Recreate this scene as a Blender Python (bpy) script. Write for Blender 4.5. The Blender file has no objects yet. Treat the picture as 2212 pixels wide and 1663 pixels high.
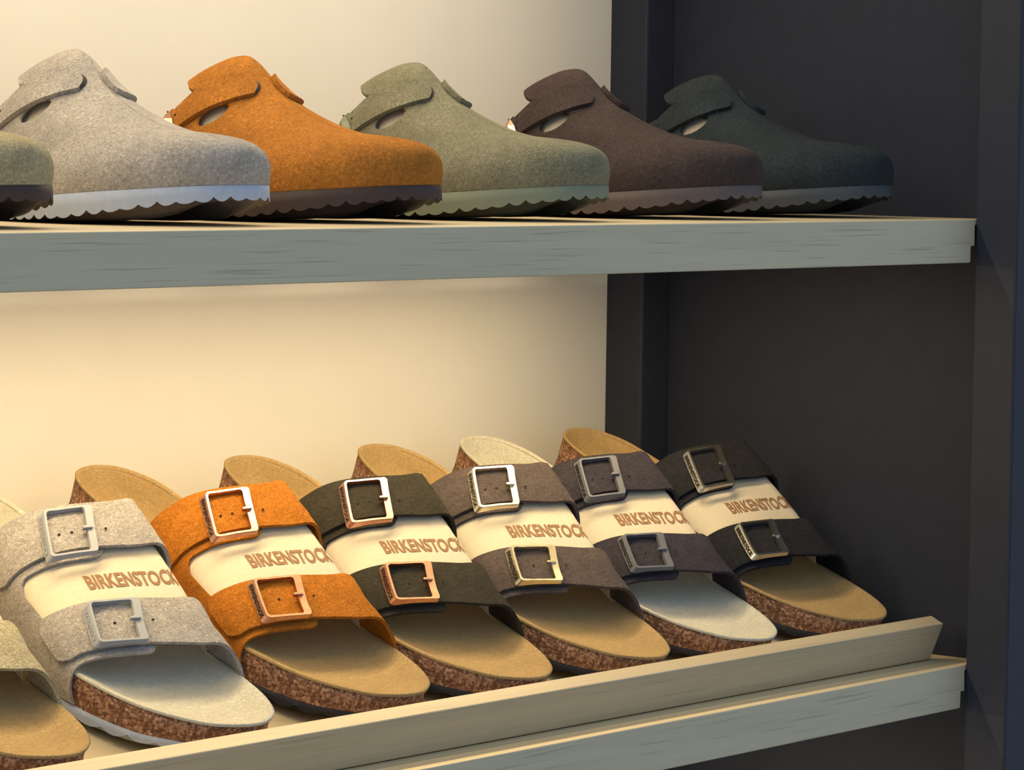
import bpy, math, random
import numpy as np
from mathutils import Matrix, Vector

random.seed(7)
ZT = 1.15                     # height of the upper visible shelf's top surface above the floor
H = 0.32                      # spacing of the shelves

# ------------------------------------------------------------------ camera
yaw, pitch, roll = 0.8805, -0.06766, 0.01429
fw = np.array([math.sin(yaw)*math.cos(pitch), math.cos(yaw)*math.cos(pitch), math.sin(pitch)])
rt = np.array([math.cos(yaw), -math.sin(yaw), 0.0])
up = np.cross(rt, fw)
r2 = math.cos(roll)*rt + math.sin(roll)*up
u2 = -math.sin(roll)*rt + math.cos(roll)*up
cam_data = bpy.data.cameras.new('camera')
cam = bpy.data.objects.new('camera', cam_data)
bpy.context.scene.collection.objects.link(cam)
cam_data.sensor_width = 36.0
cam_data.lens = 7703.185/2212*36.0
cam_data.clip_start = 0.05
cam.matrix_world = Matrix(((r2[0], u2[0], -fw[0], -2.17221), (r2[1], u2[1], -fw[1], -1.36735),
                           (r2[2], u2[2], -fw[2], 0.04941+ZT), (0, 0, 0, 1)))
bpy.context.scene.camera = cam

# ------------------------------------------------------------------ world and exposure
world = bpy.data.worlds.new('world')
bpy.context.scene.world = world
world.use_nodes = True
bg = world.node_tree.nodes['Background']
bg.inputs[0].default_value = (0.65, 0.82, 1.0, 1)
bg.inputs[1].default_value = 0.66
vs = bpy.context.scene.view_settings
vs.view_transform = 'Standard'
vs.look = 'None'
vs.exposure = 0.0
vs.gamma = 1.0
vs.use_curve_mapping = False
LED_COLOR = (1.0, 0.77, 0.42)
LED_POWER = 3.55

C = bpy.context.scene.collection

# ------------------------------------------------------------------ materials
def lin(r, g, b):
    f = lambda c: (c/255/12.92) if c/255 <= 0.04045 else ((c/255+0.055)/1.055)**2.4
    return (f(r), f(g), f(b), 1.0)

class NT:
    def __init__(s, name):
        s.m = bpy.data.materials.new(name); s.m.use_nodes = True
        s.t = s.m.node_tree; s.n = s.t.nodes
        s.p = s.n['Principled BSDF']
    def add(s, typ, **kw):
        nd = s.n.new(typ)
        for k, v in kw.items():
            if k in nd.inputs.keys(): nd.inputs[k].default_value = v
            else: setattr(nd, k, v)
        return nd
    def ln(s, a, b): s.t.links.new(a, b)
    def coords(s, scale=(1, 1, 1), rot=(0, 0, 0)):
        tc = s.n.new('ShaderNodeTexCoord'); mp = s.n.new('ShaderNodeMapping')
        mp.inputs['Scale'].default_value = scale; mp.inputs['Rotation'].default_value = rot
        s.ln(tc.outputs['Object'], mp.inputs['Vector']); return mp.outputs[0]
    def ramp(s, fac, stops):
        r = s.n.new('ShaderNodeValToRGB'); e = r.color_ramp.elements
        while len(e) < len(stops): e.new(0.5)
        for el, (p, c) in zip(e, stops): el.position = p; el.color = c
        s.ln(fac, r.inputs[0]); return r.outputs[0]
    def noise(s, vec, scale, detail=3, rough=0.6, dist=0.0):
        n = s.add('ShaderNodeTexNoise', Scale=scale, Detail=detail, Roughness=rough, Distortion=dist)
        s.ln(vec, n.inputs['Vector']); return n.outputs['Fac']
    def mix(s, fac, a, b, mode='MIX'):
        m = s.n.new('ShaderNodeMix'); m.data_type = 'RGBA'; m.blend_type = mode
        for sock, v in ((m.inputs[0], fac), (m.inputs[6], a), (m.inputs[7], b)):
            if hasattr(v, 'is_linked') or hasattr(v, 'links'): s.ln(v, sock)
            else: sock.default_value = v
        return m.outputs[2]
    def bump(s, h, strength, dist):
        b = s.add('ShaderNodeBump', Strength=strength, Distance=dist)
        s.ln(h, b.inputs['Height']); s.ln(b.outputs[0], s.p.inputs['Normal'])
    def math(s, op, a, b):
        m = s.n.new('ShaderNodeMath'); m.operation = op
        for i, v in enumerate((a, b)):
            if isinstance(v, (int, float)): m.inputs[i].default_value = v
            else: s.ln(v, m.inputs[i])
        return m.outputs[0]

def mul(c, k): return (min(c[0]*k, 1), min(c[1]*k, 1), min(c[2]*k, 1), 1)

def suede(name, c, contrast=0.42, patch=0.18, nap=1.0):
    m = NT(name); v = m.coords()
    fine = m.noise(v, 520*nap, 4, 0.65, 1.2)
    big = m.noise(v, 34, 3, 0.6, 0.6)
    col = m.ramp(fine, [(0.30, mul(c, 1-contrast)), (0.5, c), (0.72, mul(c, 1+contrast))])
    pc = m.ramp(big, [(0.3, (1-patch,)*3+(1,)), (0.7, (1+patch*0.6,)*3+(1,))])
    m.ln(m.mix(1.0, col, pc, 'MULTIPLY'), m.p.inputs['Base Color'])
    m.p.inputs['Roughness'].default_value = 0.95
    m.p.inputs['Specular IOR Level'].default_value = 0.12
    m.p.inputs['Sheen Weight'].default_value = 0.25
    m.p.inputs['Sheen Roughness'].default_value = 0.5
    m.p.inputs['Sheen Tint'].default_value = mul(c, 1.6)
    m.bump(fine, 0.85, 0.0018)
    return m.m

def plain(name, c, rough=0.6, spec=0.4, metal=0.0, grain=0.0, gscale=300, bump=0.0):
    m = NT(name); v = m.coords()
    n = m.noise(v, gscale, 3)
    col = m.ramp(n, [(0.3, mul(c, 1-grain)), (0.7, mul(c, 1+grain))])
    m.ln(col, m.p.inputs['Base Color'])
    m.p.inputs['Roughness'].default_value = rough
    m.p.inputs['Specular IOR Level'].default_value = spec
    m.p.inputs['Metallic'].default_value = metal
    if bump: m.bump(n, bump, 0.0006)
    return m.m

def cork_mat():
    m = NT('cork'); v = m.coords()
    vo = m.add('ShaderNodeTexVoronoi', Scale=560.0); m.ln(v, vo.inputs['Vector'])
    sep = m.n.new('ShaderNodeSeparateColor'); m.ln(vo.outputs['Color'], sep.inputs[0])
    col = m.ramp(sep.outputs[0], [(0.0, lin(104, 72, 54)), (0.55, lin(140, 100, 76)), (1.0, lin(186, 148, 118))])
    n = m.noise(v, 640, 3, 0.6, 0.8)
    pit = m.ramp(n, [(0.34, (0.42, 0.36, 0.34, 1)), (0.50, (1, 1, 1, 1))])
    m.ln(m.mix(1.0, col, pit, 'MULTIPLY'), m.p.inputs['Base Color'])
    m.p.inputs['Roughness'].default_value = 0.75
    m.p.inputs['Specular IOR Level'].default_value = 0.25
    m.bump(m.math('ADD', n, sep.outputs[0]), 0.5, 0.0006)
    return m.m

def oak(name, c, pores=0.35, tilt=0.0, pscale=1.0, broad=0.05, rough=0.62, spec=0.3):
    m = NT(name)
    v = m.coords((4, 150, 150), (0, tilt, 0)); v2 = m.coords((13*pscale, 760*pscale, 760*pscale), (0, tilt, 0))
    a = m.noise(v, 1.0, 3, 0.5, 0.2); b = m.noise(v2, 1.0, 1, 0.4, 0.0)
    col = m.ramp(a, [(0.3, mul(c, 1-broad)), (0.7, mul(c, 1+broad*0.8))])
    por = m.ramp(b, [(0.28, (1-pores,)*3+(1,)), (0.40, (1, 1, 1, 1))])
    m.ln(m.mix(1.0, col, por, 'MULTIPLY'), m.p.inputs['Base Color'])
    m.p.inputs['Roughness'].default_value = rough
    m.p.inputs['Specular IOR Level'].default_value = spec
    m.bump(b, 0.15, 0.0003)
    return m.m

M = {}
M['wall'] = plain('white_wall', (0.80, 0.77, 0.71, 1), 0.8, 0.2, grain=0.015, gscale=12)
M['dark'] = plain('anthracite_panel', (0.025, 0.029, 0.047, 1), 0.6, 0.18, grain=0.06, gscale=60)
M['dark_metal'] = plain('anthracite_steel', (0.029, 0.033, 0.049, 1), 0.5, 0.2, grain=0.06, gscale=90)
M['oak'] = oak('oak_veneer', (0.62, 0.53, 0.37, 1), 0.26, 0.10)
M['oak_light'] = oak('oak_tray', (0.64, 0.52, 0.33, 1), 0.12, 0.0, 1.4, 0.05, 0.42, 0.5)
M['oak_lip_shaded'] = oak('oak_lip_shaded', (0.54, 0.44, 0.29, 1), 0.18, 0.0, 1.2, 0.07, 0.45, 0.5)  # tray oak darkened: shade on the forward-leaning lip front put into the colour
M['cork'] = cork_mat()
M['paper'] = plain('cream_paper', (0.57, 0.50, 0.39, 1), 0.8, 0.2, grain=0.05, gscale=420)
M['ink'] = plain('brown_ink', lin(138, 104, 76), 0.8, 0.2, grain=0.06, gscale=500)
M['slit_shade'] = plain('slit_shade_dark', lin(70, 66, 66), 0.95, 0.1, grain=0.2, gscale=900)  # dark colour standing for the shade in the strap slit
M['hole'] = plain('punched_hole', (0.02, 0.016, 0.014, 1), 0.9, 0.1)
M['aluminium'] = plain('aluminium', (0.7, 0.7, 0.7, 1), 0.4, 0.5, 1.0)
M['bed_tan'] = suede('footbed_tan', lin(176, 148, 104), 0.13, 0.08)
M['bed_pale'] = suede('footbed_pale', lin(205, 200, 184), 0.10, 0.06)
M['floor'] = plain('grey_floor', (0.13, 0.12, 0.11, 1), 0.6, 0.3, grain=0.1, gscale=8)
e = NT('led_diffuser'); e.p.inputs['Base Color'].default_value = (0.9, 0.9, 0.88, 1)
e.p.inputs['Emission Color'].default_value = LED_COLOR+(1,); e.p.inputs['Emission Strength'].default_value = 4.0
M['led'] = e.m
M['copper'] = plain('copper', (0.62, 0.34, 0.24, 1), 0.30, 0.5, 1.0, 0.12, 250, 0.1)
M['brass'] = plain('pale_brass', (0.72, 0.66, 0.52, 1), 0.26, 0.5, 1.0, 0.10, 250, 0.1)
M['gunmetal'] = plain('gunmetal', (0.66, 0.66, 0.64, 1), 0.30, 0.5, 1.0, 0.1, 250, 0.1)

# ------------------------------------------------------------------ mesh helpers
def tag(o, label=None, cat=None, group=None, kind=None):
    if label: o['label'] = label
    if cat: o['category'] = cat
    if group: o['group'] = group
    if kind: o['kind'] = kind
    return o

def mesh(name, V, F, mat, parent=None, smooth=True, flat_from=None):
    me = bpy.data.meshes.new(name)
    me.from_pydata([tuple(map(float, p)) for p in V], [], [tuple(map(int, f)) for f in F])
    if smooth:
        k = len(F) if flat_from is None else flat_from
        me.polygons.foreach_set('use_smooth', [i < k for i in range(len(F))])
    me.materials.append(mat); me.update()
    o = bpy.data.objects.new(name, me); C.objects.link(o)
    if parent: o.parent = parent
    return o

def bevelled(o, w=0.0015, seg=2):
    b = o.modifiers.new('bevel', 'BEVEL'); b.width = w; b.segments = seg; b.limit_method = 'ANGLE'
    return o

def boxes(name, bl, mat, parent=None, bev=0.0015):
    V, F = [], []
    for (x0, x1, y0, y1, z0, z1) in bl:
        k = len(V)
        V += [(x0, y0, z0), (x1, y0, z0), (x1, y1, z0), (x0, y1, z0), (x0, y0, z1), (x1, y0, z1), (x1, y1, z1), (x0, y1, z1)]
        F += [(k, k+3, k+2, k+1), (k+4, k+5, k+6, k+7), (k, k+1, k+5, k+4), (k+1, k+2, k+6, k+5), (k+2, k+3, k+7, k+6), (k+3, k, k+4, k+7)]
    o = mesh(name, V, F, mat, parent, smooth=False)
    if bev: bevelled(o, bev)
    return o

def prism_x(name, prof, x0, x1, mat, parent=None, bev=0.001):
    n = len(prof); V = [(x0, y, z) for y, z in prof]+[(x1, y, z) for y, z in prof]
    F = [tuple(range(n))[::-1], tuple(range(n, 2*n))]+[(i, (i+1) % n, n+(i+1) % n, n+i) for i in range(n)]
    o = mesh(name, V, F, mat, parent, smooth=False)
    if bev: bevelled(o, bev)
    return o

def empty(name, loc=(0, 0, 0)):
    o = bpy.data.objects.new(name, None); o.empty_display_size = 0.05; C.objects.link(o); o.location = loc
    return o

def catmull(pts, n=8, closed=True):
    P = np.array(pts, float); N = len(P); out = []
    rng = range(N) if closed else range(N-1)
    for i in rng:
        g = (lambda k: P[k % N]) if closed else (lambda k: P[min(max(k, 0), N-1)])
        p0, p1, p2, p3 = g(i-1), g(i), g(i+1), g(i+2)
        for k in range(n):
            t = k/n
            out.append(.5*((2*p1)+(-p0+p2)*t+(2*p0-5*p1+4*p2-p3)*t*t+(-p0+3*p1-3*p2+p3)*t**3))
    if not closed: out.append(P[-1])
    return np.array(out)

def ring_faces(n, a, b): return [(a+i, a+(i+1) % n, b+(i+1) % n, b+i) for i in range(n)]

class MB:
    """collects grids; smooth faces first, flat edge faces kept apart"""
    def __init__(s): s.V = []; s.F = []; s.E = []
    def grid(s, G, flip=False, edge=False):
        m, n = G.shape[:2]; k = len(s.V); s.V += list(G.reshape(-1, 3))
        for i in range(m-1):
            for j in range(n-1):
                f = (k+i*n+j, k+(i+1)*n+j, k+(i+1)*n+j+1, k+i*n+j+1)
                (s.E if edge else s.F).append(f[::-1] if flip else f)
    def slab(s, top, bot):
        s.grid(top); s.grid(bot, flip=True)
        for a, b in ((top[0], bot[0]), (bot[-1], top[-1]), (bot[:, 0], top[:, 0]), (top[:, -1], bot[:, -1])):
            s.grid(np.stack([a, b]), edge=True)
    def build(s, name, mat, parent=None):
        return mesh(name, s.V, s.F+s.E, mat, parent, True, len(s.F))

# lettering: a flat mesh of the word, unit width, used on cards and buckles
def word_mesh(word, bold=0.034):
    cu = bpy.data.curves.new('word', 'FONT'); cu.body = word; cu.size = 1.0; cu.offset = bold
    cu.resolution_u = 3; cu.space_character = 1.04
    ob = bpy.data.objects.new('word', cu); C.objects.link(ob)
    dg = bpy.context.evaluated_depsgraph_get(); dg.update()
    me = ob.evaluated_get(dg).to_mesh()
    V = np.array([v.co[:] for v in me.vertices]); F = [tuple(p.vertices) for p in me.polygons]
    ob.evaluated_get(dg).to_mesh_clear()
    bpy.data.objects.remove(ob); bpy.data.curves.remove(cu)
    import bmesh
    bm = bmesh.new(); bv = [bm.verts.new(p) for p in V]
    for f in F:
        try: bm.faces.new([bv[k] for k in f])
        except ValueError: pass
    bmesh.ops.triangulate(bm, faces=bm.faces[:])
    bmesh.ops.subdivide_edges(bm, edges=bm.edges[:], cuts=1, use_grid_fill=True)
    bm.verts.index_update()
    V = np.array([v.co[:] for v in bm.verts]); F = [tuple(v.index for v in f.verts) for f in bm.faces]
    bm.free()
    lo, hi = V.min(0), V.max(0)
    V = (V-lo)/np.array([hi[0]-lo[0], hi[1]-lo[1], 1])
    return V[:, :2], F
WORD_V, WORD_F = word_mesh('BIRKENSTOCK')

# ------------------------------------------------------------------ the setting
def structure(o): o['kind'] = 'structure'; return o
XL = -1.45
structure(boxes('floor', [(-3.4, 1.6, -3.0, 0.6, -0.05, 0.0)], M['floor'], bev=0))
structure(boxes('wall_back', [(XL-0.6, -0.0059, 0.3278, 0.38, 0.0, 2.45)], M['wall'], bev=0))
side = empty('wall_right', (0, 0, 0)); structure(side)
boxes('back_post', [(-0.0059, 0.0289, 0.2932, 0.36, 0.0, 2.45)], M['dark_metal'], side, 0.0018)
boxes('side_panel', [(0.0285, 0.050, -0.002, 0.36, 0.0, 2.45)], M['dark'], side, 0)
boxes('front_post', [(0.0, 0.05, -0.0346, 0.0, 0.0, 2.45)], M['dark_metal'], side, 0.0018)
boxes('outer_panel', [(0.05, 0.062, -0.02, 0.36, 0.0, 2.45)], M['dark'], side, 0)

def shelf(z, label):
    root = empty('oak_shelf', (0, 0, z))
    tag(root, label, 'shelf', 'oak shelves of the shoe display')
    boxes('board', [(XL, 0.0285, 0.0235, 0.2928, -0.016, 0.0), (XL, -0.0063, 0.2928, 0.3000, -0.016, 0.0), (XL, 0.0285, 0.0003, 0.0235, -0.004, 0.0)], M['oak_light'], root, 0.0006)
    # apron across the front, its lower right corner cut back for the bracket
    prof = [(XL, -0.0002), (-0.0004, -0.0002), (-0.0004, -0.0190), (-0.0052, -0.0190), (-0.0052, -0.0298), (-0.0064, -0.0309), (XL, -0.0309)]
    n = len(prof); V = [(x, 0.0, zz) for x, zz in prof]+[(x, 0.0233, zz) for x, zz in prof]
    F = [tuple(range(n))[::-1], tuple(range(n, 2*n))]+[(i, (i+1) % n, n+(i+1) % n, n+i) for i in range(n)]
    bevelled(mesh('apron', V, F, M['oak'], root, smooth=False), 0.0006)
    return root

def led_bar(y, z, power, lean, label):
    root = empty('led_light_bar', (0, y, z-0.016))
    tag(root, label, 'light', 'LED bars under the shelves')
    x1 = -0.085
    boxes('channel', [(XL+0.02, x1, -0.009, 0.009, -0.0034, -0.0004), (XL+0.02, x1, -0.009, -0.0076, -0.006, -0.0034), (XL+0.02, x1, 0.0076, 0.009, -0.006, -0.0034)], M['aluminium'], root, 0)
    boxes('diffuser', [(XL+0.021, x1-0.001, -0.0074, 0.0074, -0.0052, -0.0036)], M['led'], root, 0)
    ld = bpy.data.lights.new('led_light', 'AREA'); ld.shape = 'RECTANGLE'
    ld.size = (x1-XL-0.04); ld.size_y = 0.014; ld.energy = power; ld.color = (1.0, 0.84, 0.58) if z > ZT+0.01 else LED_COLOR
    lo = bpy.data.objects.new('led_light', ld); C.objects.link(lo); lo.parent = root
    lo.location = ((XL+x1)/2, 0.0, -0.0062); lo.rotation_euler = (-math.radians(lean), 0, 0)
    return root

shelf(ZT, 'oak shelf board with grey-green front edge carrying the row of clogs')
shelf(ZT-H, 'lower oak shelf board under the slanted sandal tray')
shelf(ZT+H, 'oak shelf board above the clogs, beyond the top of the picture')
for dz, where in ((0, 'the clog shelf'), (-H, 'the sandal shelf'), (H, 'the topmost shelf above the clogs')):
    led_bar(0.155, ZT+dz, LED_POWER*(0.84 if dz > 0 else 1), 4, 'slim LED bar along the middle underside of '+where)
    led_bar(0.043, ZT+dz, LED_POWER*0.10, 0, 'slim LED bar tucked behind the front edge of '+where)

# slanted tray with its front lip
TILT = math.radians(22.3)
TZ = ZT-0.3119                # tray surface height at TY
TY = 0.045
tray = empty('display_tray', (0, 0.03, ZT-H))
tag(tray, 'slanted oak tray with a raised front lip under the sandals', 'tray')
def ty(y): return (TZ-(ZT-H))+(y-TY)*math.tan(TILT)-0.0004
o3 = -0.03
prism_x('lip', [(0.0310+o3, 0.0006), (0.0202+o3, 0.0277), (0.0309+o3, 0.0326), (0.0417+o3, 0.0055), (0.0395+o3, 0.0006)], XL+0.03, 0.0017, M['oak_lip_shaded'], tray, 0.0007)
t_ = 0.007/math.cos(TILT)
prism_x('tray_board', [(0.0424+o3, ty(0.0424)), (0.268+o3, ty(0.268)), (0.268+o3, ty(0.268)-t_), (0.0445+o3, 0.0008), (0.0424+o3, 0.0008)], XL+0.03, 0.0017, M['oak_light'], tray, 0.0005)
prism_x('back_support', [(0.250+o3, 0.0006), (0.262+o3, 0.0006), (0.262+o3, ty(0.262)-t_-0.0005), (0.250+o3, ty(0.250)-t_-0.0005)], XL+0.05, -0.03, M['oak_light'], tray, 0.0005)

# ------------------------------------------------------------------ shoe outline (right foot): u medial +, v heel 0 -> toe 1
LAT = [(-.004, 0), (-.068, .018), (-.102, .06), (-.122, .13), (-.133, .25), (-.148, .4), (-.178, .53), (-.199, .65), (-.195, .75), (-.161, .85), (-.110, .92), (-.039, .975)]
MED = [(.067, 1.0), (.135, .978), (.172, .925), (.189, .85), (.191, .75), (.182, .66), (.150, .54), (.124, .42), (.123, .3), (.127, .2), (.118, .1), (.092, .045), (.055, .012)]
OUT = catmull(LAT+MED, 8)
OUT[:, 1] = np.clip(OUT[:, 1], 0, 1)
NO = len(OUT)
I_TOE = int(np.argmax(OUT[:, 1]))
_l = OUT[:I_TOE+1]; _m = OUT[I_TOE:]
_m = np.vstack([_m, OUT[:1]])[::-1]
def u_lat(v): return np.interp(v, _l[:, 1], _l[:, 0])
def u_med(v): return np.interp(v, _m[:, 1], _m[:, 0])
ARC = np.concatenate([[0], np.cumsum(np.hypot(*np.diff(np.vstack([OUT, OUT[:1]]), axis=0).T))])[:-1]

def spine_pts(L):
    vc = np.clip(OUT[:, 1], .13, .87)
    return np.stack([(u_lat(vc)+u_med(vc))/2*L, (1-vc)*L], 1)

def sole_mesh(L, ztop, zwall, zbot, inset, notch, pitch, mat, parent, grow=0.0, dense=6, tread=None):
    """tread sole: upright wall with scalloped lower edge, bevelled underside"""
    o = catmull(OUT[::2], 2*dense); n = len(o); v = np.clip(o[:, 1], 0, 1)
    xy = np.stack([o[:, 0]*L, (1-v)*L], 1)
    vc = np.clip(v, .13, .87); ctr = np.stack([(u_lat(vc)+u_med(vc))/2*L, (1-vc)*L], 1)
    d = ctr-xy; dl = np.linalg.norm(d, axis=1, keepdims=True); d = d/np.maximum(dl, 1e-6)
    arc = np.concatenate([[0], np.cumsum(np.hypot(*np.diff(xy, axis=0).T))])
    ph = arc/pitch
    sc = (np.abs(np.sin(math.pi*ph))**0.8)*-1+1            # pointed notches
    sc = sc*(0.85+0.35*np.sin(ph*1.7))
    f = lambda fn: np.array([fn(t) for t in v])
    zt, zw, zb = f(ztop), f(zwall), f(zbot)
    rings = [np.column_stack([xy-d*grow, zt]),
             np.column_stack([xy-d*(grow+.0002), zt*.5+zw*.5]),
             np.column_stack([xy-d*(grow+.0004), zw+notch*sc]),
             np.column_stack([xy+d*inset*.22, zw+notch*1.05]),
             np.column_stack([xy+d*inset*.50, zw*.3+zb*.7+notch*.25]),
             np.column_stack([xy+d*inset, zb])]
    V = np.vstack(rings[:3]); F = []
    for k in range(2): F += ring_faces(n, (k+1)*n, k*n)
    F.append(tuple(range(n)))
    w = mesh('sole', V, F, mat, parent, True, 2*n)
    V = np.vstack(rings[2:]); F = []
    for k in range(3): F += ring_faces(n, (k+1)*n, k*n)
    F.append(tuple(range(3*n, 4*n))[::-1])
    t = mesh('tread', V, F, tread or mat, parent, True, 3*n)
    return w, t

def footbed_parts(L, zrim, zfloor, zlow, mat_bed, parent, inset=0.0, cork=True):
    v = OUT[:, 1]; xy = np.stack([OUT[:, 0]*L, (1-v)*L], 1); ctr = spine_pts(L)
    d = ctr-xy; dl = np.linalg.norm(d, axis=1, keepdims=True); dn = d/np.maximum(dl, 1e-6)
    xy = xy+dn*inset
    R = np.array([zrim(t) for t in v]); Fl = np.array([zfloor(t) for t in v]); Lw = np.array([zlow(t) for t in v])
    n = NO
    if cork:
        r = [np.column_stack([xy+dn*.0004, Lw]), np.column_stack([xy+dn*.0016, Lw*.55+R*.45]), np.column_stack([xy+dn*.0005, R-.0016]), np.column_stack([xy+dn*.003, R-.0015])]
        V = np.vstack(r); F = []
        for k in range(3): F += ring_faces(n, k*n, (k+1)*n)
        mesh('cork_midsole', V, F, M['cork'], parent)
    rings = [np.column_stack([xy, R-.0016]), np.column_stack([xy-dn*.0002, R-.0003])]
    for f, g in ((.02, 1.0), (.06, .97), (.13, .80), (.24, .46), (.40, .18), (.60, .06), (.80, .01), (1.0, 0)):
        p = xy+(ctr-xy)*f
        rings.append(np.column_stack([p, Fl+(R-Fl)*g+(.0002 if f < .03 else 0)]))
    V = np.vstack(rings); F = []
    for k in range(len(rings)-1): F += ring_faces(n, k*n, (k+1)*n)
    return mesh('footbed', V, F, mat_bed, parent)

# ------------------------------------------------------------------ two-strap sandal
LS = 0.2803
ARCH = np.array([(0, 0), (-.015, .285), (.02, .561), (.15, .726), (.34, .837), (.55, .933), (.74, .988), (.89, 1.025), (.985, .79), (1.02, .405), (1, 0)])
BULGE = np.array([0, 0, 0, 0, 0, .5, .8, 1, 1, .6, 0])*.24
def zrim_s(v): return float(np.interp(v, [0, .12, .3, .5, .7, .85, 1], [.0478, .0469, .0436, .036, .0294, .029, .029]))
def zfloor_s(v): return float(np.interp(v, [0, .15, .3, .45, .65, .8, 1], [.028, .026, .029, .030, .0235, .0215, .0225]))
def zsole_s(v): return float(np.interp(v, [0, .5, .75, .9, 1], [.0125, .0115, .0105, .0125, .0165]))
def zbot_s(v): return float(np.interp(v, [0, .7, .85, 1], [.0005, .0005, .0035, .0095]))

class ArchSurf:
    """surface over the foot, tabulated once: t across (0 lateral .. 1 medial), y from the toe"""
    NT_, NY = 161, 90
    def __init__(s, L, apex):
        s.y0, s.y1 = .02, .235
        s.Y = np.linspace(s.y0, s.y1, s.NY); s.T = np.linspace(0, 1, s.NT_)
        P = np.zeros((s.NT_, s.NY, 3)); s.len = np.zeros(s.NY)
        for j, y in enumerate(s.Y):
            v = min(max(1-y/L, .02), .98)
            xl = u_lat(v)*L-.0016; xm = u_med(v)*L+.0016; zb = .0115
            ax = ARCH[:, 0]+BULGE*min(max((y-.09)/.065, -.2), 1.5)
            Q = np.column_stack([xl+ax*(xm-xl), zb+ARCH[:, 1]*(apex(y)-zb)])
            c = catmull(Q, 10, False); a = np.concatenate([[0], np.cumsum(np.hypot(*np.diff(c, axis=0).T))])
            s.len[j] = a[-1]; a /= a[-1]
            P[:, j, 0] = np.interp(s.T, a, c[:, 0]); P[:, j, 1] = y; P[:, j, 2] = np.interp(s.T, a, c[:, 1])
        dt = np.gradient(P, axis=0); dy = np.gradient(P, axis=1)
        N = np.cross(dt, dy); N /= np.linalg.norm(N, axis=2, keepdims=True)
        if N[s.NT_//2, s.NY//2, 2] < 0: N = -N
        s.P, s.N = P, N
    def grid(s, T, Y, h):
        T, Y, h = np.broadcast_arrays(np.asarray(T, float), np.asarray(Y, float), np.asarray(h, float))
        a = np.clip(T, 0, 1)*(s.NT_-1); b = np.clip((Y-s.y0)/(s.y1-s.y0), 0, 1)*(s.NY-1)
        i = np.minimum(a.astype(int), s.NT_-2); j = np.minimum(b.astype(int), s.NY-2)
        fa = (a-i)[..., None]; fb = (b-j)[..., None]
        f = lambda Q: (Q[i, j]*(1-fa)+Q[i+1, j]*fa)*(1-fb)+(Q[i, j+1]*(1-fa)+Q[i+1, j+1]*fa)*fb
        n = f(s.N); n = n/np.linalg.norm(n, axis=-1, keepdims=True)
        return f(s.P)+n*h[..., None]
    def map(s, t, y, h): return s.grid(t, y, h)
    def length(s, y): return float(np.interp(y, s.Y, s.len))

def rounded_rect(p0, p1, q0, q1, r, n=5):
    pts = []
    for cx, cy, a0 in ((p1-r, q1-r, 0), (p0+r, q1-r, 90), (p0+r, q0+r, 180), (p1-r, q0+r, 270)):
        for k in range(n+1):
            a = math.radians(a0+90*k/n); pts.append((cx+r*math.cos(a), cy+r*math.sin(a)))
    # refine long edges
    out = []
    for i in range(len(pts)):
        a, b = np.array(pts[i]), np.array(pts[(i+1) % len(pts)])
        m = max(1, int(np.linalg.norm(b-a)/.006))
        for k in range(m): out.append(a+(b-a)*k/m)
    return np.array(out)

def buckle(mapf, mat, parent, hw=.0215, lettered=True, size=(.0165, .0170)):
    """square frame: thick lettered left bar, thin long bars, wide flat right bar with prong. mapf(p, q, h)"""
    pl, pr = size
    n = None
    O = rounded_rect(-pl, pr, -hw, hw, .0026); I = None
    # inner loop with the same count: rescale the outer one
    def inner(pt):
        p = np.interp(pt[0], [-pl, pr], [-pl+.0016, pr-.0054]); q = np.interp(pt[1], [-hw, hw], [-hw+.0016, hw-.0016]); return np.array([p, q])
    hl = lambda p: float(np.interp(p, [-pl, -pl+.008, pr], [.0056, .0044, .0038]))
    Io = np.array([inner(p) for p in O]); n = len(O)
    rings = []
    def foot(p):
        k = np.array(p, float)
        if p[0] < -pl+.004: k[0] -= .0026
        k[1] *= 1.03
        return k
    Ob = np.array([foot(p) for p in O])
    for loop, hf in ((Ob, lambda p: .0012), (O*np.array([1.0, 1.0]), lambda p: hl(p)-.0006), (O*.985, lambda p: hl(p)), (Io, lambda p: hl(p)), (Io, lambda p: .0012)):
        rings.append([mapf(p[0], p[1], hf(p[0])) for p in loop])
    V = np.vstack([np.array(r) for r in rings]); F = []
    for k in range(4): F += ring_faces(n, k*n, (k+1)*n)
    F += ring_faces(n, 4*n, 0)
    b = mesh('buckle', V, F, mat, parent, smooth=False)
    # prong
    PV = [(p, q, h) for h in (.0030, .0056) for p, q in ((pr-.0090, -.0009), (pr-.0022, -.0012), (pr-.0022, .0012), (pr-.0090, .0009))]
    PF = [(0, 3, 2, 1), (4, 5, 6, 7), (0, 1, 5, 4), (1, 2, 6, 5), (2, 3, 7, 6), (3, 0, 4, 7)]
    bevelled(mesh('prong', [mapf(*p) for p in PV], PF, mat, b, smooth=False), .0004)
    if lettered:
        V = []
        for x, y in WORD_V:
            q = (.5-x)*hw*1.62; k = .22+.60*y
            p = -pl-.0026*(1-k)-.0002; h = .0012+k*.0038
            V.append(mapf(p-.00025, q, h+.00015))
        mesh('embossed_lettering', V, WORD_F, M['hole'] if mat.name != 'paint_light' else mat, b, smooth=False)
    return b

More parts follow.
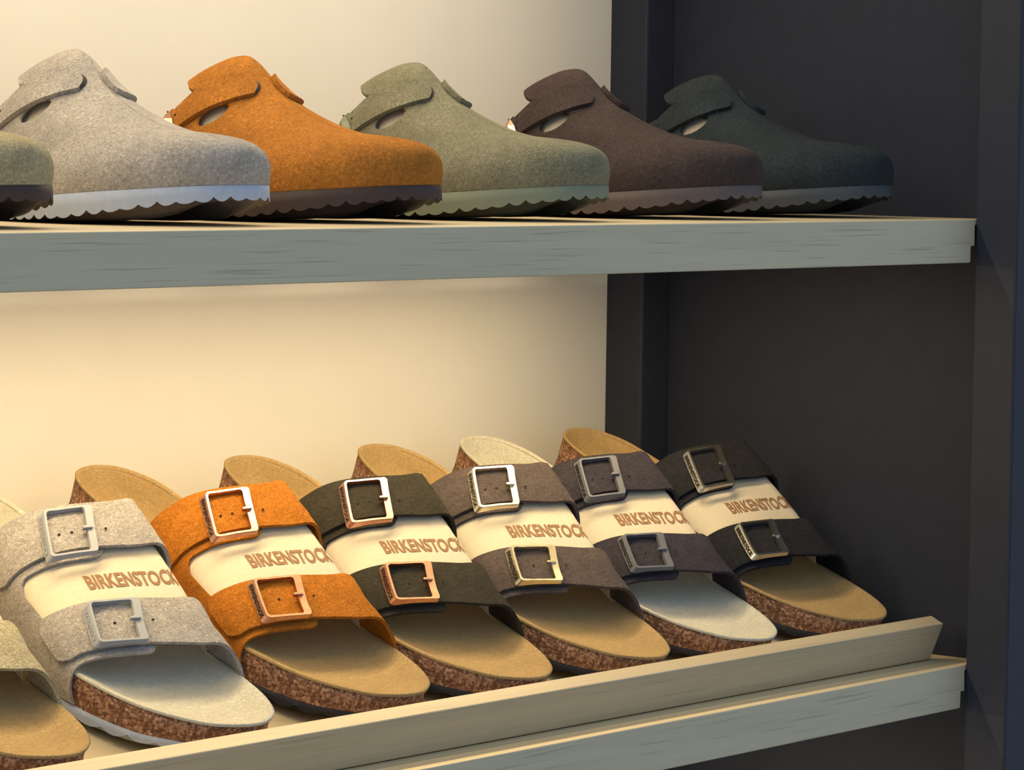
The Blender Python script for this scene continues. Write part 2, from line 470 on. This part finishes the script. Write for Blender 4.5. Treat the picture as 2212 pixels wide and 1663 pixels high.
def sandal(col, name_col, bmat, sole_mat, bed, pose, label, card_label, rear_hole=True):
    X, Y, a = pose
    root = empty('sandal')
    y0 = 0.0
    tip = np.array([0.0, 0.0])
    cz, sz = math.cos(a), math.sin(a); ct, st = math.cos(TILT), math.sin(TILT)
    Rm = Matrix(((1, 0, 0), (0, ct, -st), (0, st, ct))) @ Matrix(((cz, -sz, 0), (sz, cz, 0), (0, 0, 1)))
    base = Vector((X, Y, TZ+(Y-TY)*math.tan(TILT)+0.0002))
    root.matrix_world = Matrix.Translation(base) @ Rm.to_4x4()
    tag(root, label, 'sandal', 'two-strap sandals on the tray')
    mat = suede(name_col, *col) if isinstance(col, tuple) and len(col) == 3 and isinstance(col[1], float) else suede(name_col, col)
    sole_mesh(LS, zsole_s, lambda v: zbot_s(v)+.0022, zbot_s, .006, .0030, .0165, sole_mat, root, .0004)
    footbed_parts(LS, zrim_s, zfloor_s, zsole_s, bed, root)
    YF, YR = .0850, .1578                    # strap centres at mid arch, measured from the toe
    SK = -.044                               # the straps run forward towards the medial side
    W2 = .0166
    S = ArchSurf(LS, lambda y: float(np.interp(y, [.02, .090, .155, .235], [.0325, .0559, .0783, .1050])))
    # lateral quarter with two buckle tabs
    q = MB(); th = .0022
    sq = .165
    sg = np.linspace(0, sq, 10)[:, None]; k = np.linspace(0, 1, 25)[None, :]
    yf = lambda s: YF+SK*(s-.5)-.0215-.012*(1-np.clip(s/sq, 0, 1))**2
    yr = lambda s: YR+SK*(s-.5)+.0160+.016*(1-np.clip(s/sq, 0, 1))**2
    Yg = yf(sg)*(1-k)+yr(sg)*k
    q.slab(S.grid(sg, Yg, -.0002), S.grid(sg, Yg, -th))
    for yc, send in ((YF, .47), (YR, .49)):
        sg2 = np.linspace(sq, send, 22)[:, None]; kk = np.linspace(-1, 1, 11)[None, :]
        e_ = np.clip((sg2-(send-.06))/.06, 0, 1); w = np.sqrt(np.clip(1-e_**2*.93, 0, 1))
        cy = yc+SK*(sg2-.5)
        lo = cy-.0045-.0170*w; hi = cy-.0045+.0160*w
        b_ = np.clip(1-(sg2-sq)/.04, 0, 1)**2*.008
        lo = lo-b_*(1 if yc == YR else 0); hi = hi+b_*(1 if yc == YF else .0)
        Yg = lo+(hi-lo)*(kk+1)/2
        q.slab(S.grid(sg2, Yg, -.0002), S.grid(sg2, Yg, -th))
    q.build('quarter', mat, root)
    for yc, sb, holes, s0, W2, hw_, dy_ in ((YF, .348, (-.0010, .0240), .105, .0168, .0158, -.0020), (YR, .382, (-.0070, .0015, .0250), .120, .0165, .0174, -.0058)):
        kk = np.linspace(-1, 1, 13)[None, :]; n = 46; kt = np.linspace(0, 1, n)[:, None]
        start = s0+.034*(kk+1)/2+.030*np.clip((np.abs(kk)-.62)/.38, 0, 1)**2
        sg = start+(0.992-start)*kt
        flare = np.clip((sg-.72)/.27, 0, 1)
        Yg = yc+SK*(sg-.5)+kk*(W2+.004*flare)
        hb = .0004+.0014*np.exp(-((sg-sb)/.12)**2)
        sag = .0010*np.abs(kk)**3
        th2 = .0024
        st_ = MB(); st_.slab(S.grid(sg, Yg, hb+th2-sag*.5), S.grid(sg, Yg, hb-sag*.3))
        so = st_.build('strap', mat, root)
        al = S.length(yc)
        mp = (lambda yc, sb, al, dy_: (lambda p, qq, h: S.map(sb+(p+.36*qq)/al, yc+SK*(sb+(p+.36*qq)/al-.5)+dy_+qq, h+.0034)))(yc, sb, al, dy_)
        for hp in holes:
            n_ = 10; V = [mp(hp+.0010*math.cos(2*math.pi*i/n_), .0006+.0010*math.sin(2*math.pi*i/n_), .00095) for i in range(n_)]
            mesh('punch_hole', V, [tuple(range(n_))], M['hole'], so)
        buckle(mp, bmat, root, hw=hw_, size=(.0156, .0166))
    # printed paper insert: a thing of its own lying under the straps
    card = empty('paper_insert'); card.matrix_world = root.matrix_world
    tag(card, card_label, 'paper insert', 'printed paper inserts in the sandals')
    sg = np.linspace(.05, .935, 40)[:, None]; yg = np.linspace(YF+.0095, YR+.002, 12)[None, :]+SK*(sg-.5)
    cm = MB(); cm.slab(S.grid(sg, yg, -.0030), S.grid(sg, yg, -.0036)); cm.build('sheet', M['paper'], card)
    s_ = .365+.335*WORD_V[:, 0]
    V = S.grid(s_, YF+SK*(s_-.5)+.0300+.0108*WORD_V[:, 1], -.0030+.0003)
    mesh('printed_lettering', V, WORD_F, M['ink'], card, smooth=False)
    return root

# ------------------------------------------------------------------ closed-toe clog
LC = 0.280
def zwelt(y): return float(np.interp(y, [0, .026, .070, .123, .18, LC], [.0228, .0203, .0167, .0122, .0118, .0135]))
SPN = np.array([(.016, .0495), (.0237, .0519), (.0368, .0533), (.049, .0545), (.0632, .0577), (.0765, .0622), (.0854, .0663), (.0935, .0708), (.1008, .0757), (.1107, .0835), (.1180, .0912), (.1240, .0985), (.1300, .1016), (.138, .1018), (.1440, .1008), (.1500, .0990), (.1570, .0965), (.1615, .0940), (.1640, .0918)])
SPC = catmull(SPN, 6, False)
SPA = np.concatenate([[0], np.cumsum(np.hypot(*np.diff(SPC, axis=0).T))]); SPA /= SPA[-1]
def clog(col, name_col, bmat, sole_mat, pose, label, paper_label, worn=0.0, tongue=0.0):
    X, Y, a = pose
    root = empty('clog')
    root.location = (X, Y, ZT+0.0003); root.rotation_euler = (0, 0, a)
    tag(root, label, 'clog', 'suede clogs on the upper shelf')
    mat = suede(name_col, col)
    tx = OUT[I_TOE, 0]*LC                     # toe tip offset
    sh = np.array([-tx, 0, 0])
    zb = lambda v: float(np.interp((1-v)*LC, [0, .009, .021, .032, .053, .08, .155, .25, LC], [.0140, .0098, .0062, .0042, .0020, .0009, .0003, .0003, .003]))
    zw = lambda v: float(np.interp((1-v)*LC, [0, .018, .036, .052, .074, .10, .123, .15, LC], [.0146, .0115, .0086, .0060, .0032, .0018, .0010, .0008, .0035]))
    zt = lambda v: zwelt((1-v)*LC)+.0006
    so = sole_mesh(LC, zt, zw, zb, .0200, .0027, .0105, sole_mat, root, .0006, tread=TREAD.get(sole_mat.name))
    for v_ in list(so[0].data.vertices)+list(so[1].data.vertices): v_.co.x -= tx
    fb = footbed_parts(LC, lambda v: float(np.interp(v, [0, .15, .3, .5, 1], [.044, .044, .037, .030, .031])), lambda v: float(np.interp(v, [0, .15, .3, .45, .65, 1], [.029, .027, .030, .030, .026, .028])), lambda v: zwelt((1-v)*LC)+.0008, M['bed_tan'], root, .0050)
    for c in root.children:
        if c.name.startswith(('footbed', 'cork')):
            for v_ in c.data.vertices: v_.co.x -= tx
    # upper: from the welt line up to the ridge
    vb = 1-.190/LC
    lat = _l[_l[:, 1] > vb]; med = _m[_m[:, 1] > vb][::-1]
    per = np.vstack([lat, med[1:]])
    per = catmull(per, 3, False)
    seg = np.concatenate([[0], np.cumsum(np.hypot(*np.diff(per, axis=0).T))]); seg /= seg[-1]
    NU, NV = 170, 40
    uu = np.linspace(0, 1, NU)
    per = np.column_stack([np.interp(uu, seg, per[:, 0]), np.interp(uu, seg, per[:, 1])])
    ntoe = int(np.argmax(per[:, 1]))
    G = np.zeros((NU, NV, 3))
    for i in range(NU):
        x, y = per[i, 0]*LC, (1-per[i, 1])*LC
        P = np.array([x-tx, y, zwelt(y)-.0004])
        f = np.interp(y, [0, .010, .034, .068, .102, .136, .17, .19], [0, .03, .15, .37, .56, .77, .95, 1.0])
        S_ = np.array([0, np.interp(f, SPA, SPC[:, 0]), np.interp(f, SPA, SPC[:, 1])])
        S_[0] = np.interp(S_[1], [.016, .05, .10, .17], [-.012, -.014, -.016, -.017])
        S_[2] += tongue*max(0, S_[1]-.14)
        dh = P-S_; dh[2] = 0; dist = np.linalg.norm(dh); od = dh/dist
        a1 = np.interp(y, [0, .026, .07, .12, .19], [.021, .0215, .023, .032, .037])
        b1 = np.interp(y, [0, .026, .085, .19], [.006, .006, .005, .0025])
        C1 = P+np.array([0, 0, a1])+od*b1
        o2 = np.interp(y, [0, .034, .077, .11, .145, .19], [.82*dist, .72*dist, .031, .022, .020, .022])
        C2 = S_+od*o2+np.array([0, 0, -np.interp(y, [0, .077, .12, .19], [.0, .002, .0035, .0085])])
        tt = np.linspace(0, 1, NV)[:, None]
        G[i] = (1-tt)**3*P+3*(1-tt)**2*tt*C1+3*(1-tt)*tt*tt*C2+tt**3*S_
        w = np.clip((y-.118)/.072, 0, 1)**2
        if w > 0:                               # towards the back the edge runs under the strap, then out along the tongue
            ex = (-.0575, -.0580, -.0555, -.0490, -.0410, -.0385, -.0300, S_[0]) if i < ntoe else (.0156, .0165, .0150, .0100, .0040, .0020, -.0050, S_[0])
            ce = catmull(np.column_stack([ex, (.190, .187, .176, .158, .1460, .1585, .1680, .1640), (.0118, .030, .046, .0640, .0765, .0800, .0855, .0918)]), 8, False)
            ta = np.array([0, .22, .40, .60, .74, .83, .93, 1.0]); tf = np.interp(np.arange(len(ce))/8.0, np.arange(8), ta)
            cur = np.column_stack([np.interp(tt[:, 0], tf, ce[:, k]) for k in range(3)])
            G[i] = G[i]*(1-w)+cur*w
    # opening below the strap on the near side
    hc = np.array([.1290, .0640]); hd = np.array([.0105, .0058]); ha = math.radians(28)
    ca, sa = math.cos(ha), math.sin(ha)
    def hole_r(p):
        d = p-hc; e_ = np.array([d[0]*ca-d[1]*sa, d[0]*sa+d[1]*ca]); return e_/hd
    V = [tuple(p) for p in G.reshape(-1, 3)]; F = []; dead = set()
    for i in range(NU-1):
        for j in range(NV-1):
            f = (i*NV+j, (i+1)*NV+j, (i+1)*NV+j+1, i*NV+j+1)
            cen = G[i:i+2, j:j+2].reshape(-1, 3).mean(0)
            if i < ntoe and cen[0] < S_[0]-.004 and np.linalg.norm(hole_r(cen[1:])) < 1: dead.update(f); continue
            F.append(f)
    live = set(k for f in F for k in f)
    for k in dead & live:
        p = np.array(V[k]); e_ = hole_r(p[1:]); r = np.linalg.norm(e_)
        if r > 1e-3:
            d = e_/r*hd; V[k] = (p[0], hc[0]+d[0]*ca+d[1]*sa, hc[1]-d[0]*sa+d[1]*ca)
    idx = {k: n for n, k in enumerate(sorted(live))}
    up_ = mesh('upper', [V[k] for k in sorted(live)], [tuple(idx[k] for k in f) for f in F], mat, root)
    s_ = up_.modifiers.new('thickness', 'SOLIDIFY'); s_.thickness = .0022; s_.offset = -1
    # strap patches over the upper, placed by a smooth fit of each flank
    def refine(Q, k=4):
        m, n = Q.shape[:2]; a = np.linspace(0, m-1, (m-1)*k+1); b = np.linspace(0, n-1, (n-1)*k+1)
        R = np.stack([np.stack([np.interp(a, np.arange(m), Q[:, j, c]) for j in range(n)], 1) for c in range(3)], 2)
        return np.stack([np.stack([np.interp(b, np.arange(n), R[i, :, c]) for i in range(len(a))], 0) for c in range(3)], 2)
    def flank(Q, side):
        R = refine(Q); N = np.cross(np.gradient(R, axis=0), np.gradient(R, axis=1)); N /= np.linalg.norm(N, axis=2, keepdims=True)+1e-12
        N = N*np.sign(N[R.shape[0]//2, R.shape[1]//2, 0])*side
        P_ = R.reshape(-1, 3); N = N.reshape(-1, 3)
        ok = (P_[:, 1] > .075) & (P_[:, 2] > .028); P_, N = P_[ok], N[ok]
        def f(y, z):
            d2 = (P_[:, 1]-y)**2+(P_[:, 2]-z)**2; k = int(np.argmin(d2)); return P_[k], N[k]
        return f
    near, far = G[:ntoe+1], G[ntoe:]
    def band(fl, side, Atop, Abot, Btop, Bbot, bulge, n=30, m=10):
        At, Ab, Bt, Bb = map(np.array, (Atop, Abot, Btop, Bbot))
        def mp(s, t, h):      # s along 0..1, t across 0 bottom .. 1 top
            t0 = Ab+(At-Ab)*t; t1 = Bb+(Bt-Bb)*t
            dirn = (t1-t0)/np.linalg.norm(t1-t0)
            yz = t0+(t1-t0)*s-dirn*bulge*4*t*(1-t)*(1-s)+np.array([0, .003*math.sin(math.pi*s)])
            return fl(*yz)
        BP = np.zeros((n, m, 3)); BN = np.zeros((n, m, 3))
        for i in range(n):
            for j in range(m): BP[i, j], BN[i, j] = mp(i/(n-1), j/(m-1), 0)
        for _ in range(3):                      # even out the sampled surface
            for Q in (BP, BN):
                Q[1:-1] = Q[1:-1]*.5+(Q[:-2]+Q[2:])*.25
                Q[:, 1:-1] = Q[:, 1:-1]*.5+(Q[:, :-2]+Q[:, 2:])*.25
        BN /= np.linalg.norm(BN, axis=2, keepdims=True)
        def mp(s, t, h):
            a = min(max(s, 0), 1)*(n-1); b = t*(m-1)
            i = min(int(a), n-2); j = min(max(int(math.floor(b)), 0), m-2); fa, fb = a-i, b-j
            g = lambda Q: (Q[i, j]*(1-fa)+Q[i+1, j]*fa)*(1-fb)+(Q[i, j+1]*(1-fa)+Q[i+1, j+1]*fa)*fb
            return g(BP)+g(BN)*h
        top = np.array([[mp(i/(n-1), j/(m-1), .0034) for j in range(m)] for i in range(n)])
        bot = np.array([[mp(i/(n-1), j/(m-1), .0004) for j in range(m)] for i in range(n)])
        b = MB(); b.slab(top, bot) if side > 0 else b.slab(bot, top)
        return b, mp
    b, mp = band(flank(near, -1), -1, (.1275, .0876), (.1103, .0753), (.1810, .0505), (.1730, .0410), .0040)
    st1 = b.build('strap', mat, root)
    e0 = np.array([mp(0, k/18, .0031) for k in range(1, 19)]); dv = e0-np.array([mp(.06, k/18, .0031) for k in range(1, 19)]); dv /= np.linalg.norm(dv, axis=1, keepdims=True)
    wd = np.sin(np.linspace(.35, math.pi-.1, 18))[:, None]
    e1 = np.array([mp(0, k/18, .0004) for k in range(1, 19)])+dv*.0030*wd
    sl = MB(); sl.grid(np.stack([e0, (e0+e1)/2-.0002*dv, e1])); sl.build('slit_shade', M['slit_shade'], root)  # dark fillet along the strap end, painting in the slit's shade
    V = [mp(.66+.011*math.cos(k*.6283), .60+.05*math.sin(k*.6283), .0037) for k in range(10)]
    mesh('punch_hole', V, [tuple(range(10))], M['hole'], st1)
    ln = .070
    bf = lambda p, q_, h: mp(.84+p/ln, .5+q_/.0145, h+.0030)
    buckle(bf, bmat, root, hw=.0088, lettered=False, size=(.0075, .0085))
    b, mp2 = band(flank(far, 1), 1, (.1170, .0880), (.0975, .0720), (.1800, .0520), (.1720, .0420), .003)
    b.build('strap', mat, root)
    # cream paper stuffing that shows through the opening
    pa = empty('paper_stuffing'); pa.location = root.location; pa.rotation_euler = root.rotation_euler
    tag(pa, paper_label, 'paper insert', 'paper stuffing inside the clogs')
    fl = flank(near, -1)
    g = lambda h: np.array([[fl(y, z)[0]-fl(y, z)[1]*h for z in np.linspace(.046, .076, 9)] for y in np.linspace(.108, .146, 11)])
    pb = MB(); pb.slab(g(.0062), g(.0056)); pb.build('sheet', M['paper'], pa)
    return root

def rubber(name, c): return plain(name, c, 0.6, 0.3, grain=0.06, gscale=200)
SOLE = {'brown': rubber('sole_dark_brown', lin(62, 50, 48)), 'pale': rubber('sole_pale_grey', lin(166, 176, 196)),
        'sage': rubber('sole_sage', lin(116, 124, 108)), 'umber': rubber('sole_umber', lin(88, 78, 78)),
        'black': rubber('sole_black', lin(38, 38, 44)), 'grey': rubber('sole_charcoal', lin(66, 70, 76))}
TREAD = {'sole_pale_grey': rubber('tread_dirt_shade', lin(104, 92, 84)), 'sole_sage': rubber('tread_sage', lin(74, 74, 62)), 'sole_dark_brown': rubber('tread_brown', lin(48, 38, 36)), 'sole_umber': rubber('tread_umber', lin(58, 48, 47)), 'sole_charcoal': rubber('tread_charcoal', lin(44, 44, 48))}  # undersides darker than the sole walls: dirt plus painted-in shade
PAINT = {'light': plain('paint_light', lin(146, 150, 158), 0.55, 0.4), 'sage': plain('paint_sage', lin(112, 114, 92), 0.5, 0.4),
         'slate': plain('paint_slate', lin(92, 94, 104), 0.5, 0.4), 'black': plain('paint_black', lin(36, 38, 42), 0.5, 0.4),
         'bronze': plain('bronze', (0.42, 0.24, 0.17, 1), 0.4, 0.5, 1.0, 0.1, 250), 'rose': plain('rose_copper', (0.62, 0.36, 0.28, 1), 0.42, 0.5, 1.0, 0.1, 250)}

D = math.radians
for col, nm, bm, sm, pose, lab, kind in (
    (lin(172, 160, 128), 'suede_sand', PAINT['light'], SOLE['brown'], (-0.872, .040, D(-2)), 'sand-coloured suede clog with dark brown sole, cut off at the left edge', 'sand-coloured'),
    (lin(172, 165, 158), 'suede_stone', PAINT['light'], SOLE['pale'], (-0.7035, .040, D(-3)), 'pale stone-grey suede clog with a pale bluish grey sole', 'pale stone-grey'),
    (lin(172, 112, 48), 'suede_tan', PAINT['bronze'], SOLE['brown'], (-0.549, .040, D(2.5)), 'orange-tan suede clog with a dark brown sole', 'orange-tan'),
    (lin(126, 124, 104), 'suede_sage', PAINT['sage'], SOLE['sage'], (-0.383, .040, D(5.5)), 'sage green suede clog with a matching green sole', 'sage green'),
    (lin(68, 58, 57), 'suede_brown', PAINT['rose'], SOLE['umber'], (-0.214, .040, D(6)), 'dark brown suede clog with a copper-pink buckle on the upper shelf', 'dark brown'),
    (lin(46, 53, 58), 'suede_black', PAINT['black'], SOLE['grey'], (-0.0555, .040, D(5)), 'black-green suede clog at the right end, beside the dark side panel', 'black-green')):
    clog(col, nm+'_clog', bm, sm, pose, lab, 'cream paper stuffing inside the '+kind+' clog, seen through its side opening')

for col, nm, bm, sm, bed, pose, lab, clab in (
    (lin(176, 166, 138), 'suede_sand', PAINT['light'], SOLE['brown'], M['bed_tan'], (-0.8640, .045, D(1)), 'sand suede sandal cut off at the lower left corner', 'paper insert in the cut-off sandal at the left edge'),
    (lin(166, 160, 156), 'suede_stone', PAINT['light'], SOLE['pale'], M['bed_pale'], (-0.7175, .045, D(1)), 'pale stone-grey suede sandal with pale grey buckles', 'cream printed paper insert in the pale grey sandal'),
    (lin(172, 106, 36), 'suede_tan', M['copper'], SOLE['black'], M['bed_tan'], (-0.5748, .048, D(2.7)), 'orange-tan suede sandal with copper buckles', 'cream printed paper insert in the orange sandal'),
    (lin(58, 54, 46), 'suede_olive', M['copper'], SOLE['black'], M['bed_tan'], (-0.4640, .0450, D(-2.2)), 'blackish olive suede sandal with copper buckles', 'cream printed paper insert in the blackish olive sandal'),
    (lin(88, 78, 76), 'suede_mocha', M['brass'], SOLE['black'], M['bed_tan'], (-0.3412, .046, D(-4.5)), 'grey-brown suede sandal with pale brass buckles', 'cream printed paper insert in the grey-brown sandal'),
    (lin(58, 54, 62), 'suede_navy', PAINT['slate'], SOLE['black'], M['bed_pale'], (-0.2171, .045, D(-.9)), 'dark navy suede sandal with matte slate-grey buckles', 'cream printed paper insert in the dark navy sandal'),
    (lin(40, 40, 45), 'suede_black', M['gunmetal'], SOLE['black'], M['bed_tan'], (-0.0763, .0450, D(4.6)), 'black suede sandal with silver buckles next to the dark side panel', 'cream printed paper insert in the black sandal')):
    sandal(col, nm+'_sandal', bm, sm, bed, pose, lab, clab)
